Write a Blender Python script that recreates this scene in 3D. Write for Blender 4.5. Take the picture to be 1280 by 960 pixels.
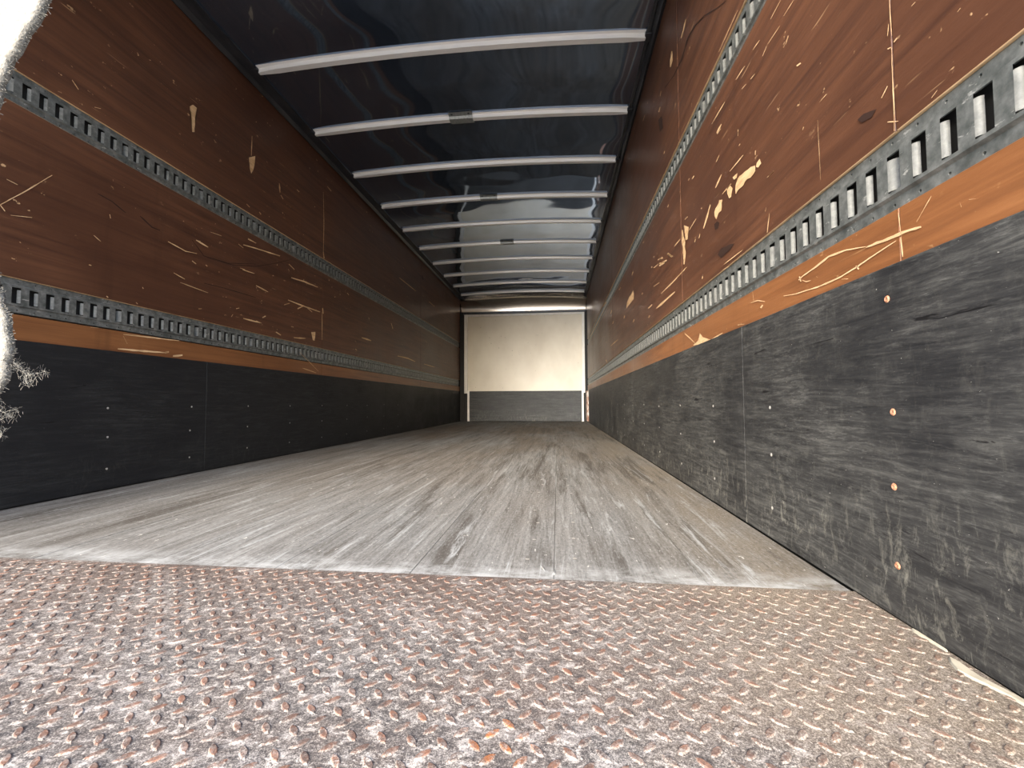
import bpy, bmesh, math, random
from mathutils import Vector, Matrix, noise as mnoise

for o in list(bpy.data.objects):
    bpy.data.objects.remove(o, do_unlink=True)
scene = bpy.context.scene
COL = scene.collection
rnd = random.Random(7)

# ------------------------------------------------------------------ camera
# x = across the box (right wall +1.23, left wall -1.23), y = into the box, z = up (wooden floor at 0)
WX = 1.23
CAM = Vector((0.671, 0.0, 0.3611))
YAW, PITCH, ROLL, FPX = 0.1061, 0.0434, -0.0037, 536.47
cam_data = bpy.data.cameras.new('camera')
cam_data.sensor_fit = 'HORIZONTAL'
cam_data.sensor_width = 36.0
cam_data.lens = 36.0 * FPX / 1280.0
cam_data.clip_start = 0.02
cam_data.clip_end = 500
cam = bpy.data.objects.new('camera', cam_data)
COL.objects.link(cam)
fw = Vector((-math.sin(YAW) * math.cos(PITCH), math.cos(YAW) * math.cos(PITCH), math.sin(PITCH)))
rt = Vector((math.cos(YAW), math.sin(YAW), 0))
up = rt.cross(fw)
rt2 = rt * math.cos(ROLL) + up * math.sin(ROLL)
up2 = -rt * math.sin(ROLL) + up * math.cos(ROLL)
m = Matrix((rt2, up2, -fw)).transposed().to_4x4()
m.translation = CAM
cam.matrix_world = m
scene.camera = cam

# ------------------------------------------------------------------ world, sun, exposure
SKY_STRENGTH = 0.30
SUN_STRENGTH = 1.75
scene.view_settings.view_transform = 'Standard'
scene.view_settings.look = 'None'
scene.view_settings.gamma = 1.0
scene.view_settings.use_curve_mapping = False
scene.view_settings.exposure = 1.6
world = bpy.data.worlds.new('sky')
scene.world = world
world.use_nodes = True
wn = world.node_tree
wn.nodes.clear()
sky = wn.nodes.new('ShaderNodeTexSky')
sky.sky_type = 'NISHITA'
sky.sun_disc = False
sky.sun_elevation = math.radians(28)
sky.sun_rotation = math.radians(-168)
sky.air_density = 1.0
sky.dust_density = 4.0
sky.ozone_density = 1.0
bg = wn.nodes.new('ShaderNodeBackground')
bg.inputs['Strength'].default_value = SKY_STRENGTH
wo = wn.nodes.new('ShaderNodeOutputWorld')
wn.links.new(sky.outputs[0], bg.inputs['Color'])
wn.links.new(bg.outputs[0], wo.inputs['Surface'])
sun_data = bpy.data.lights.new('sun', 'SUN')
sun_data.energy = SUN_STRENGTH
sun_data.angle = math.radians(22)
sun_data.color = (1.0, 0.99, 0.97)
sun = bpy.data.objects.new('sun', sun_data)
COL.objects.link(sun)
sun.location = (-2, -9, 3)
# a low veiled sun behind the truck, a little to the left: it reaches deep into the box and grazes the right wall
sun.rotation_euler = Vector((0.17, 1.0, -0.13)).to_track_quat('-Z', 'Y').to_euler()

# ------------------------------------------------------------------ material helpers
class NT:
    def __init__(self, name):
        self.mat = bpy.data.materials.new(name)
        self.mat.use_nodes = True
        self.t = self.mat.node_tree
        self.t.nodes.clear()
        self.out = self.t.nodes.new('ShaderNodeOutputMaterial')
        self.b = self.t.nodes.new('ShaderNodeBsdfPrincipled')
        self.t.links.new(self.b.outputs[0], self.out.inputs[0])
        g = self.t.nodes.new('ShaderNodeNewGeometry')
        self.pos = g.outputs['Position']
    def set(self, sock, v):
        s = self.b.inputs[sock]
        if hasattr(v, 'links'):
            self.t.links.new(v, s)
        else:
            s.default_value = v
        return self
    def link(self, v, s):
        if hasattr(v, 'is_linked'):
            self.t.links.new(v, s)
        else:
            s.default_value = v
    def scaled(self, vec, off=(0, 0, 0)):
        n = self.t.nodes.new('ShaderNodeMapping')
        n.inputs['Scale'].default_value = vec
        n.inputs['Location'].default_value = off
        self.t.links.new(self.pos, n.inputs['Vector'])
        return n.outputs[0]
    def noise(self, vec, detail=4, rough=0.6, off=(0, 0, 0), dist=0.0):
        n = self.t.nodes.new('ShaderNodeTexNoise')
        n.inputs['Scale'].default_value = 1.0
        n.inputs['Detail'].default_value = detail
        n.inputs['Roughness'].default_value = rough
        n.inputs['Distortion'].default_value = dist
        self.t.links.new(self.scaled(vec, off), n.inputs['Vector'])
        return n.outputs[0]
    def ramp(self, v, stops):
        n = self.t.nodes.new('ShaderNodeValToRGB')
        r = n.color_ramp
        while len(r.elements) < len(stops):
            r.elements.new(0.5)
        for e, (p, c) in zip(r.elements, stops):
            e.position = p
            e.color = (c[0], c[1], c[2], 1) if not isinstance(c, (int, float)) else (c, c, c, 1)
        self.t.links.new(v, n.inputs[0])
        return n.outputs[0]
    def mix(self, f, a, b, mode='MIX'):
        n = self.t.nodes.new('ShaderNodeMix')
        n.data_type = 'RGBA'
        n.blend_type = mode
        def put(v, s):
            if hasattr(v, 'is_linked'):
                self.t.links.new(v, s)
            elif isinstance(v, (int, float)):
                s.default_value = v
            else:
                s.default_value = (v[0], v[1], v[2], 1)
        put(f, n.inputs[0]); put(a, n.inputs[6]); put(b, n.inputs[7])
        return n.outputs[2]
    def math(self, op, a, b=0.0):
        n = self.t.nodes.new('ShaderNodeMath')
        n.operation = op
        n.use_clamp = op in ('MULTIPLY', 'ADD', 'SUBTRACT')
        for i, v in enumerate((a, b)):
            if hasattr(v, 'is_linked'):
                self.t.links.new(v, n.inputs[i])
            else:
                n.inputs[i].default_value = v
        return n.outputs[0]
    def axis(self, k):
        n = self.t.nodes.new('ShaderNodeSeparateXYZ')
        self.t.links.new(self.pos, n.inputs[0])
        return n.outputs[k]
    def objrand(self):
        n = self.t.nodes.new('ShaderNodeObjectInfo')
        return n.outputs['Random']
    def maprange(self, v, a, b, c=0.0, d=1.0):
        n = self.t.nodes.new('ShaderNodeMapRange')
        n.clamp = True
        for i, k in enumerate((a, b, c, d)):
            n.inputs[i + 1].default_value = k
        self.t.links.new(v, n.inputs[0])
        return n.outputs[0]
    def bump(self, h, dist, strength=1.0):
        n = self.t.nodes.new('ShaderNodeBump')
        n.inputs['Distance'].default_value = dist
        n.inputs['Strength'].default_value = strength
        self.t.links.new(h, n.inputs['Height'])
        self.t.links.new(n.outputs[0], self.b.inputs['Normal'])

M = {}

def plywood(name, dark, mid, lite, scuff, wear=1.0):
    n = NT(name)
    grain = n.noise((3, 1.6, 42), 6, 0.65, dist=0.4)
    c = n.ramp(grain, [(0.30, dark), (0.50, mid), (0.72, lite)])
    blotch = n.noise((1, 1.1, 1.7), 4, 0.6, (3, 1, 7))
    c = n.mix(n.ramp(blotch, [(0.38, 0.55), (0.62, 0.0)]), c, dark)
    drip = n.noise((1, 9, 0.9), 4, 0.6, (9, 4, 2))
    c = n.mix(n.ramp(drip, [(0.60, 0.0), (0.78, 0.45)]), c, (dark[0] * .6, dark[1] * .6, dark[2] * .6))
    gate = n.ramp(n.noise((1, 1.6, 2.4), 3, 0.6, (5, 5, 1)), [(0.46, 0.0), (0.62, 1.0)])
    fleck = n.ramp(n.noise((40, 22, 34), 3, 0.7, (2, 8, 3)), [(0.675, 0.0), (0.70, wear)])
    line = n.ramp(n.noise((60, 5, 90), 2, 0.6, (7, 3, 3)), [(0.71, 0.0), (0.74, wear * .7)])
    f = n.math('MULTIPLY', n.math('MAXIMUM', fleck, line), gate)
    c = n.mix(f, c, scuff)
    n.set('Base Color', c)
    n.set('Roughness', n.ramp(blotch, [(0.3, 0.34), (0.7, 0.5)]))
    n.set('Specular IOR Level', 0.45)
    n.bump(n.noise((30, 12, 40), 5, 0.7), 0.002, 0.5)
    return n.mat

M['ply'] = plywood('varnished_plywood', (0.058, 0.026, 0.017), (0.108, 0.047, 0.026), (0.150, 0.066, 0.035), (0.55, 0.36, 0.20))
M['ply_strip'] = plywood('orange_plywood', (0.145, 0.060, 0.025), (0.235, 0.098, 0.038), (0.31, 0.138, 0.055), (0.62, 0.40, 0.2), 0.5)

n = NT('bare_wood'); n.set('Base Color', n.ramp(n.noise((20, 14, 60), 4), [(0.3, (0.46, 0.29, 0.15)), (0.6, (0.68, 0.47, 0.27))])); n.set('Roughness', 0.85); M['bare'] = n.mat
n = NT('dark_smudge'); n.set('Base Color', (0.03, 0.014, 0.010, 1)); n.set('Roughness', 0.6); M['smudge'] = n.mat

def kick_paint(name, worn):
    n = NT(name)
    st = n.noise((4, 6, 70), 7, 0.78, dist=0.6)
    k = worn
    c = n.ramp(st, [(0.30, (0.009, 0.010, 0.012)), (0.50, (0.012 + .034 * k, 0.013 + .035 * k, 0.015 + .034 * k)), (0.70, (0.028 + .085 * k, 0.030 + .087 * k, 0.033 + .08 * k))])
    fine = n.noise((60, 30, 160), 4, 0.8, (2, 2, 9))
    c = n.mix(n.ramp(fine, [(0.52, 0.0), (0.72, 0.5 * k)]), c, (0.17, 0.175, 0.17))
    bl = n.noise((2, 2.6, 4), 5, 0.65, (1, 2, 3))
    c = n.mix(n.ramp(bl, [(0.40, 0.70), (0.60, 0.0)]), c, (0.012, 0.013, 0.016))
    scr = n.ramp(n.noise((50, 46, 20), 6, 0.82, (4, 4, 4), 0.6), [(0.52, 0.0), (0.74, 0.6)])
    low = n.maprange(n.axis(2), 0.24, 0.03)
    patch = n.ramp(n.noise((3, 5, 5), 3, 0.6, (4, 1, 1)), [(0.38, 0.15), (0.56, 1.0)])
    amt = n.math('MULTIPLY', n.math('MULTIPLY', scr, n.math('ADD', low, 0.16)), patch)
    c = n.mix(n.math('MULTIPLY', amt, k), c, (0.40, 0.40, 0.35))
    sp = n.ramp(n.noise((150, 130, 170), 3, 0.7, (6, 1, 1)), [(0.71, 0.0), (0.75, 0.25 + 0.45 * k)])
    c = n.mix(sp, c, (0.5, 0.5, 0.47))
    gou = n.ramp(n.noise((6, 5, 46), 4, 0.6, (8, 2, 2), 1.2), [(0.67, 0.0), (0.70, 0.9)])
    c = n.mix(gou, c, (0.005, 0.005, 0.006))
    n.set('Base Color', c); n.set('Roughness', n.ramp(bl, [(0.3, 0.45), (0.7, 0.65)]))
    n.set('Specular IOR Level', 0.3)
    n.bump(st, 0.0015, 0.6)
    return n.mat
M['kick'] = kick_paint('black_kick_paint', 1.0)
M['kick_darker'] = kick_paint('darker_kick_paint', 0.12)  # darker variant with hardly any grey streaks, for the left wall's kick panels

n = NT('galvanised_steel')
a = n.noise((35, 35, 35), 4, 0.65)
c = n.ramp(a, [(0.32, (0.11, 0.125, 0.125)), (0.50, (0.19, 0.21, 0.21)), (0.68, (0.30, 0.32, 0.32))])
w = n.ramp(n.noise((60, 25, 60), 4, 0.75, (3, 3, 3)), [(0.62, 0.0), (0.70, 0.8)])
c = n.mix(w, c, (0.66, 0.68, 0.67))
n.set('Base Color', c); n.set('Metallic', 0.55); n.set('Roughness', 0.46); M['galv'] = n.mat

n = NT('bright_zinc')
a = n.noise((80, 80, 80), 4, 0.65)
n.set('Base Color', n.ramp(a, [(0.3, (0.18, 0.195, 0.195)), (0.7, (0.32, 0.335, 0.33))])); n.set('Metallic', 0.35); n.set('Roughness', 0.42); M['zinc'] = n.mat

n = NT('roof_sheet')
a = n.noise((2.0, 1.2, 2.0), 4, 0.6)
n.set('Base Color', n.ramp(a, [(0.3, (0.20, 0.265, 0.385)), (0.7, (0.27, 0.34, 0.46))])); n.set('Metallic', 0.92)
n.set('Roughness', n.ramp(n.noise((3, 6, 3), 5, 0.7), [(0.35, 0.035), (0.7, 0.07)])); M['roof'] = n.mat

n = NT('bow_steel')
a = n.noise((3, 40, 40), 5, 0.65)
n.set('Base Color', n.ramp(a, [(0.3, (0.78, 0.775, 0.76)), (0.7, (0.90, 0.89, 0.87))])); n.set('Metallic', 0.15); n.set('Roughness', 0.36); M['bow'] = n.mat

n = NT('dark_rail_metal')
n.set('Base Color', n.ramp(n.noise((20, 4, 20), 4), [(0.3, (0.035, 0.04, 0.048)), (0.7, (0.085, 0.09, 0.10))])); n.set('Metallic', 0.6); n.set('Roughness', 0.38); M['rail_dark'] = n.mat

n = NT('cream_front_paint')
a = n.noise((2, 2, 1.4), 5, 0.6)
c = n.ramp(a, [(0.3, (0.66, 0.60, 0.49)), (0.7, (0.80, 0.75, 0.64))])
d = n.ramp(n.noise((22, 22, 22), 3, 0.6, (1, 7, 4)), [(0.70, 0.0), (0.75, 0.75)])
c = n.mix(d, c, (0.12, 0.09, 0.07))
n.set('Base Color', c); n.set('Roughness', 0.45); M['cream'] = n.mat

n = NT('white_paint'); n.set('Base Color', n.ramp(n.noise((12, 12, 6), 4), [(0.3, (0.74, 0.73, 0.68)), (0.6, (0.86, 0.85, 0.82))])); n.set('Roughness', 0.4); M['white'] = n.mat

n = NT('rusty_white_post')
a = n.noise((20, 20, 9), 5, 0.7)
n.set('Base Color', n.ramp(a, [(0.40, (0.16, 0.055, 0.03)), (0.50, (0.35, 0.2, 0.14)), (0.58, (0.66, 0.63, 0.58))])); n.set('Roughness', 0.7); M['rusty'] = n.mat

n = NT('polished_nose'); n.set('Base Color', (0.62, 0.58, 0.53, 1)); n.set('Metallic', 1.0); n.set('Roughness', 0.16); M['nose'] = n.mat

# laminated hardwood floor
n = NT('worn_floor_wood')
y = n.axis(1)
s1 = n.noise((18, 1.1, 1), 7, 0.74, dist=0.9)
s2 = n.noise((110, 5.0, 1), 6, 0.8, (3, 1, 1))
c = n.ramp(s1, [(0.33, (0.052, 0.054, 0.056)), (0.46, (0.132, 0.141, 0.147)), (0.62, (0.225, 0.245, 0.260))])
c = n.mix(0.38, c, n.ramp(s2, [(0.36, (0.03, 0.03, 0.03)), (0.62, (0.30, 0.315, 0.325))]))
pl = n.objrand()
c = n.mix(n.maprange(pl, 0, 1, 0.0, 0.22), c, (0.10, 0.092, 0.08))
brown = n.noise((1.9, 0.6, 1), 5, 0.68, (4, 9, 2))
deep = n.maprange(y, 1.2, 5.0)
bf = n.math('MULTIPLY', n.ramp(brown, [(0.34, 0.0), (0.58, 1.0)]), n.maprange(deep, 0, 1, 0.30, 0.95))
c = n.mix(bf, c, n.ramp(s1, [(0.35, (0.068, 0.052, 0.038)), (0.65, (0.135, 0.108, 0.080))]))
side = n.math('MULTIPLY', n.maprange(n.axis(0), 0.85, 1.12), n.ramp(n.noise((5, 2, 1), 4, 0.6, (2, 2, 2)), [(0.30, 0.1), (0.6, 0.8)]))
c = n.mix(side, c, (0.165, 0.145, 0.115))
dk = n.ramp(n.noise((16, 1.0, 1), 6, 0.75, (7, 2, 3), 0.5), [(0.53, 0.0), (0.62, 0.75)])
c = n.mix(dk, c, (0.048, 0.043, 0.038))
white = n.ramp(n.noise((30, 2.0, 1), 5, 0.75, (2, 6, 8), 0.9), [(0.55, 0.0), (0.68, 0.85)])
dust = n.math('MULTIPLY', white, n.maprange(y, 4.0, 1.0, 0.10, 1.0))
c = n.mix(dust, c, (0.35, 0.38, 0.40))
gr = n.noise((170, 60, 1), 5, 0.8, (9, 3, 8))
c = n.mix(n.ramp(gr, [(0.36, 0.55), (0.48, 0.0)]), c, (0.045, 0.044, 0.042))
c = n.mix(n.ramp(gr, [(0.54, 0.0), (0.68, 0.55)]), c, (0.32, 0.345, 0.36))
chip = n.ramp(n.noise((70, 26, 1), 3, 0.7, (5, 6, 8), 0.4), [(0.67, 0.0), (0.71, 0.8)])
c = n.mix(n.math('MULTIPLY', chip, n.maprange(y, 4.0, 1.0, 0.2, 1.0)), c, (0.50, 0.51, 0.50))
edge = n.math('MULTIPLY', n.maprange(y, 1.00, 0.90), n.ramp(n.noise((9, 14, 1), 5, 0.75, (1, 1, 1)), [(0.40, 0.0), (0.62, 0.85)]))
c = n.mix(edge, c, (0.40, 0.43, 0.45))
n.set('Base Color', c); n.set('Roughness', 0.75); n.set('Specular IOR Level', 0.25)
n.bump(s2, 0.0015, 0.7); M['floor'] = n.mat

# rusty tread plate with dried salt and dust
def treadmat(name, lug):
    n = NT(name)
    X, Y, Z = n.axis(0), n.axis(1), n.axis(2)
    g0 = n.noise((230, 230, 60), 4, 0.8)
    g = n.math('ADD', n.math('MULTIPLY', g0, 0.45), n.math('MULTIPLY', n.noise((620, 620, 200), 3, 0.8, (4, 4, 4)), 0.55))
    big = n.noise((4, 6, 1), 4, 0.62, (3, 3, 1))
    c = n.ramp(g, [(0.38, (0.018, 0.019, 0.024)), (0.47, (0.075, 0.074, 0.077)), (0.54, (0.17, 0.163, 0.16)), (0.62, (0.45, 0.44, 0.425))])
    c = n.mix(n.ramp(big, [(0.40, 0.0), (0.64, 0.55)]), c, n.ramp(g, [(0.40, (0.075, 0.058, 0.052)), (0.52, (0.145, 0.115, 0.10)), (0.64, (0.33, 0.29, 0.26))]))
    mid = n.noise((48, 70, 20), 4, 0.75, (2, 9, 4), 0.6)
    c = n.mix(n.ramp(mid, [(0.34, 0.75), (0.46, 0.0)]), c, (0.032, 0.033, 0.038))
    c = n.mix(n.math('MULTIPLY', n.ramp(mid, [(0.53, 0.0), (0.66, 0.95)]), n.ramp(g, [(0.42, 0.25), (0.54, 1.0)])), c, (0.52, 0.505, 0.49))
    far = n.maprange(Y, 0.56, 0.88)
    rs = n.noise((3.2, 9, 1), 4, 0.65, (1, 5, 2))
    c = n.mix(n.math('MULTIPLY', n.ramp(rs, [(0.36, 0.15), (0.58, 0.85)]), n.maprange(far, 0, 1, 0.12, 0.85)), c, n.ramp(g, [(0.40, (0.048, 0.034, 0.030)), (0.54, (0.088, 0.064, 0.055)), (0.66, (0.20, 0.165, 0.145))]))
    wh = n.ramp(n.noise((10, 22, 1), 6, 0.8, (8, 8, 1), 0.9), [(0.53, 0.0), (0.68, 0.75)])
    c = n.mix(n.math('MULTIPLY', wh, n.ramp(g, [(0.42, 0.2), (0.55, 1.0)])), c, (0.42, 0.41, 0.41))
    tan = n.math('MULTIPLY', n.maprange(X, 0.70, 1.05), n.ramp(n.noise((6, 6, 1), 5, 0.7, (5, 2, 1)), [(0.30, 0.25), (0.60, 0.9)]))
    dusty = n.ramp(g, [(0.38, (0.075, 0.062, 0.05)), (0.50, (0.165, 0.14, 0.115)), (0.64, (0.48, 0.44, 0.375))])
    c = n.mix(tan, c, dusty)
    if lug:
        t = n.noise((28, 28, 1), 3, 0.6, (6, 2, 1))
        rc = n.ramp(t, [(0.3, (0.07, 0.048, 0.042)), (0.5, (0.135, 0.075, 0.056)), (0.68, (0.23, 0.108, 0.068))])
        vm = n.t.nodes.new('ShaderNodeVectorMath'); vm.operation = 'DISTANCE'
        n.t.links.new(n.pos, vm.inputs[0]); vm.inputs[1].default_value = (0.612, 0.466, 0.0)
        rc = n.mix(n.maprange(vm.outputs['Value'], 0.046, 0.014), rc, (0.36, 0.115, 0.020))
        gate = n.ramp(n.noise((55, 55, 1), 3, 0.7, (1, 1, 6)), [(0.38, 0.10), (0.60, 0.85)])
        gate = n.math('MULTIPLY', gate, n.math('SUBTRACT', 1.0, n.math('MULTIPLY', tan, 0.6)))
        # pale dried salt clings to the flanks, the crown is rubbed to bare rust
        crown = n.maprange(Z, 0.0010, 0.0022)
        flank = n.mix(n.ramp(g, [(0.42, 0.0), (0.58, 0.6)]), c, (0.34, 0.32, 0.30))
        c = n.mix(crown, flank, n.mix(gate, c, rc))
    n.set('Base Color', c); n.set('Roughness', 0.85); n.set('Specular IOR Level', 0.2)
    n.bump(g, 0.0014, 0.8)
    return n.mat
M['tread'] = treadmat('rusty_tread_plate', False)
M['lug'] = treadmat('rusty_tread_lugs', True)

n = NT('rust_screw'); n.set('Base Color', n.ramp(n.noise((200, 200, 200), 2), [(0.35, (0.30, 0.13, 0.07)), (0.6, (0.52, 0.27, 0.17))])); n.set('Roughness', 0.7); M['screw'] = n.mat
n = NT('pale_screw'); n.set('Base Color', (0.34, 0.34, 0.33, 1)); n.set('Roughness', 0.5); n.set('Metallic', 0.3); M['screw_pale'] = n.mat
n = NT('caulk'); n.set('Base Color', n.ramp(n.noise((40, 40, 40), 4), [(0.3, (0.30, 0.285, 0.23)), (0.6, (0.42, 0.405, 0.34))])); n.set('Roughness', 0.7); M['caulk'] = n.mat
n = NT('white_webbing')
wv = n.noise((500, 500, 500), 2, 0.5)
st = n.ramp(n.noise((60, 60, 60), 3, 0.6), [(0.62, 0.0), (0.74, 0.6)])
c = n.mix(st, n.ramp(wv, [(0.3, (0.125, 0.122, 0.110)), (0.7, (0.205, 0.202, 0.188))]), (0.09, 0.084, 0.066))
n.set('Base Color', c); n.set('Roughness', 0.9); n.bump(wv, 0.0015, 0.8); M['web'] = n.mat
n = NT('yard_concrete'); n.set('Base Color', n.ramp(n.noise((0.6, 0.6, 0.6), 6, 0.7), [(0.3, (0.34, 0.33, 0.31)), (0.7, (0.48, 0.47, 0.44))])); n.set('Roughness', 0.9); M['yard'] = n.mat
n = NT('outer_skin'); n.set('Base Color', (0.7, 0.7, 0.7, 1)); n.set('Roughness', 0.4); M['skin'] = n.mat
n = NT('shadow_cavity'); n.set('Base Color', (0.03, 0.03, 0.03, 1)); n.set('Roughness', 0.9); M['cavity'] = n.mat

# ------------------------------------------------------------------ mesh helpers
def mesh_obj(name, verts, faces, mat, parent=None, smooth=False, loc=None):
    me = bpy.data.meshes.new(name)
    me.from_pydata([tuple(v) for v in verts], [], faces)
    me.update()
    if smooth:
        me.polygons.foreach_set('use_smooth', [True] * len(me.polygons))
    me.materials.append(mat)
    return link(name, me, parent, loc)

def link(name, me, parent=None, loc=None):
    o = bpy.data.objects.new(name, me)
    COL.objects.link(o)
    if parent is not None:
        o.parent = parent
    if loc is not None:
        o.location = loc
    return o

def box_data(x0, x1, y0, y1, z0, z1, bevel=0.0):
    bm = bmesh.new()
    bmesh.ops.create_cube(bm, size=1)
    for v in bm.verts:
        v.co = Vector(((x0 + x1) / 2 + v.co.x * (x1 - x0), (y0 + y1) / 2 + v.co.y * (y1 - y0), (z0 + z1) / 2 + v.co.z * (z1 - z0)))
    if bevel:
        bmesh.ops.bevel(bm, geom=list(bm.edges), offset=bevel, segments=1, affect='EDGES')
    return bm

def box(name, b, mat, parent=None, bevel=0.0, mats=None):
    bm = box_data(*b, bevel=bevel)
    me = bpy.data.meshes.new(name)
    bm.to_mesh(me); bm.free()
    me.materials.append(mat)
    return link(name, me, parent)

def structure(o, label=None):
    o['kind'] = 'structure'
    if label:
        o['label'] = label
    return o

def tag(o, label, cat, group=None):
    o['label'] = label
    o['category'] = cat
    if group:
        o['group'] = group
    return o

def empty(name, loc):
    o = bpy.data.objects.new(name, None)
    o.empty_display_size = 0.1
    COL.objects.link(o)
    o.location = loc
    return o

YO = 0.34      # rear opening
YF = 8.30      # front wall
ZW = 2.38      # top of the side walls

# ------------------------------------------------------------------ outside yard
structure(box('ground', (-30, 30, -40, 30, -1.35, -1.15), M['yard']), 'pale concrete yard behind the truck')

# ------------------------------------------------------------------ floor: eight laminated boards side by side
YP = 0.895     # front edge of the steel plate
fl = structure(box('floor', (-WX - .03, WX + .03, YO, YF + .03, -0.14, -0.030), M['cavity']), 'grey worn laminated wood floor of long boards')
seams = [-WX + 0.004] + [0.66 + 0.305 * k for k in range(-6, 2)] + [WX - 0.004]
for i in range(len(seams) - 1):
    a, b = seams[i], seams[i + 1]
    g = 0.0004
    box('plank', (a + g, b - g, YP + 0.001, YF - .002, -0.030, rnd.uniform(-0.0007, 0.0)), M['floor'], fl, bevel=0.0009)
# short splinters and chips along the boards
ch = []; chf = []
for (cx, cy, l, w, ang) in [(0.41, 1.45, .05, .008, 1.2), (0.66, .93, .035, .010, 1.4), (0.635, .955, .05, .006, 1.9), (0.72, 3.7, .35, .012, 0.9), (0.30, 1.37, .06, .025, .6)]:
    k = len(ch); c_, s_ = math.cos(ang), math.sin(ang)
    for (u, v, h) in [(-1, 0, 0.0003), (-.2, -1, .0003), (1, 0, .0003), (.2, 1, .0003), (0, 0, .003)]:
        ch.append((cx + u * l / 2 * c_ - v * w / 2 * s_, cy + u * l / 2 * s_ + v * w / 2 * c_, h))
    chf += [(k, k + 1, k + 4), (k + 1, k + 2, k + 4), (k + 2, k + 3, k + 4), (k + 3, k, k + 4)]
o = mesh_obj('splinters', ch, chf, M['floor'], fl); o['kind'] = 'stuff'
# screws along the seam at x = 0.66
sv, sf = [], []
for yy in [1.02, 1.16, 1.30, 1.44, 1.75, 1.90, 2.05, 2.5, 2.65]:
    for xx in (0.60, 0.715):
        k = len(sv); xx += rnd.uniform(-.01, .01); y2 = yy + rnd.uniform(-.02, .02)
        for j in range(8):
            t = j * math.pi / 4
            sv.append((xx + .0055 * math.cos(t), y2 + .0055 * math.sin(t), .0012))
        sf.append(tuple(range(k, k + 8)))
o = mesh_obj('screw_heads', sv, sf, M['screw_pale'], fl); o['kind'] = 'stuff'

# ------------------------------------------------------------------ rear steel tread plate
plate = empty('tread_plate', (0, 0.6, 0.0))
tag(plate, 'rusty steel tread plate with raised lugs across the rear of the floor', 'steel plate')
def child_of(o, p):
    o.parent = p
    o.matrix_parent_inverse = p.matrix_world.inverted() if False else Matrix.Translation(-p.location)
    return o
child_of(box('sheet', (-WX + .002, WX - .002, YO, YP, -0.029, 0.001), M['tread']), plate)
def lug_mesh():
    L, Wd, H = 0.0112, 0.0050, 0.0014
    vs, fs = [], []
    prof = [(-1, 0), (-.62, -.72), (0, -1), (.62, -.72), (1, 0), (.62, .72), (0, 1), (-.62, .72)]
    for (u, v) in prof: vs.append((u * L, v * Wd, 0))
    for (u, v) in prof: vs.append((u * L * .78, v * Wd * .62, H))
    for j in range(8):
        fs.append((j, (j + 1) % 8, 8 + (j + 1) % 8, 8 + j))
    fs.append(tuple(range(8, 16)))
    return vs, fs
lv, lf = lug_mesh()
lug_me = bpy.data.meshes.new('tread_lug')
lug_me.from_pydata(lv, [], lf); lug_me.update(); lug_me.materials.append(M['lug'])
lugs = []
P0 = (0.6136, 0.494)
PIT = 0.03345
for i in range(-60, 24):
    for j in range(-8, 16):
        for (dx, dy, ang) in ((0, 0, -math.pi / 4), (PIT / 2, PIT / 2, math.pi / 4)):
            x = P0[0] + i * PIT + dx; y = P0[1] + j * PIT + dy
            if abs(x) < WX - .014 and YO + .012 < y < YP - .010:
                lugs.append((x, y, ang))
def in_view(x, y):
    v = Vector((x, y, 0)) - CAM
    d = v.dot(fw)
    if d < .05: return None
    px = 640 + FPX * v.dot(rt2) / d; py = 480 - FPX * v.dot(up2) / d
    return (-5 < px < 1285 and py < 965), v.length
vis = sorted([(in_view(x, y)[1], x, y, a) for x, y, a in lugs if in_view(x, y) and in_view(x, y)[0]])
near = set((x, y) for _, x, y, a in vis[:300])
rv, rf = [], []
for (x, y, a) in lugs:
    jx, jy, ja = rnd.uniform(-.0006, .0006), rnd.uniform(-.0006, .0006), a + rnd.uniform(-.06, .06)
    if (x, y) in near:
        o = child_of(link('tread_lug', lug_me, None, (x + jx, y + jy, 0.001)), plate)
        o.rotation_euler = (0, 0, ja)
    else:
        k = len(rv); c_, s_ = math.cos(ja), math.sin(ja)
        for (u, v, w) in lv:
            rv.append((x + jx + u * c_ - v * s_, y + jy + u * s_ + v * c_, w + .001))
        rf += [tuple(q + k for q in f) for f in lf]
o = child_of(mesh_obj('far_tread_lugs', rv, rf, M['lug']), plate); o['kind'] = 'stuff'

# ------------------------------------------------------------------ side walls
SEAM = {1: [YO, 0.755, 1.975, 3.195, 4.415, 5.635, 6.855, 8.10], -1: [YO, 0.845, 3.287, 5.80, 8.22]}
STRIP = {1: [YO, 0.755, 3.195, 5.635, 8.10], -1: [YO, 0.845, 3.287, 5.80, 8.22]}
KICK = {1: [YO, 1.356, 3.30, 5.74, 7.86], -1: [YO, 2.14, 4.58, 7.02, 8.22]}
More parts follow.
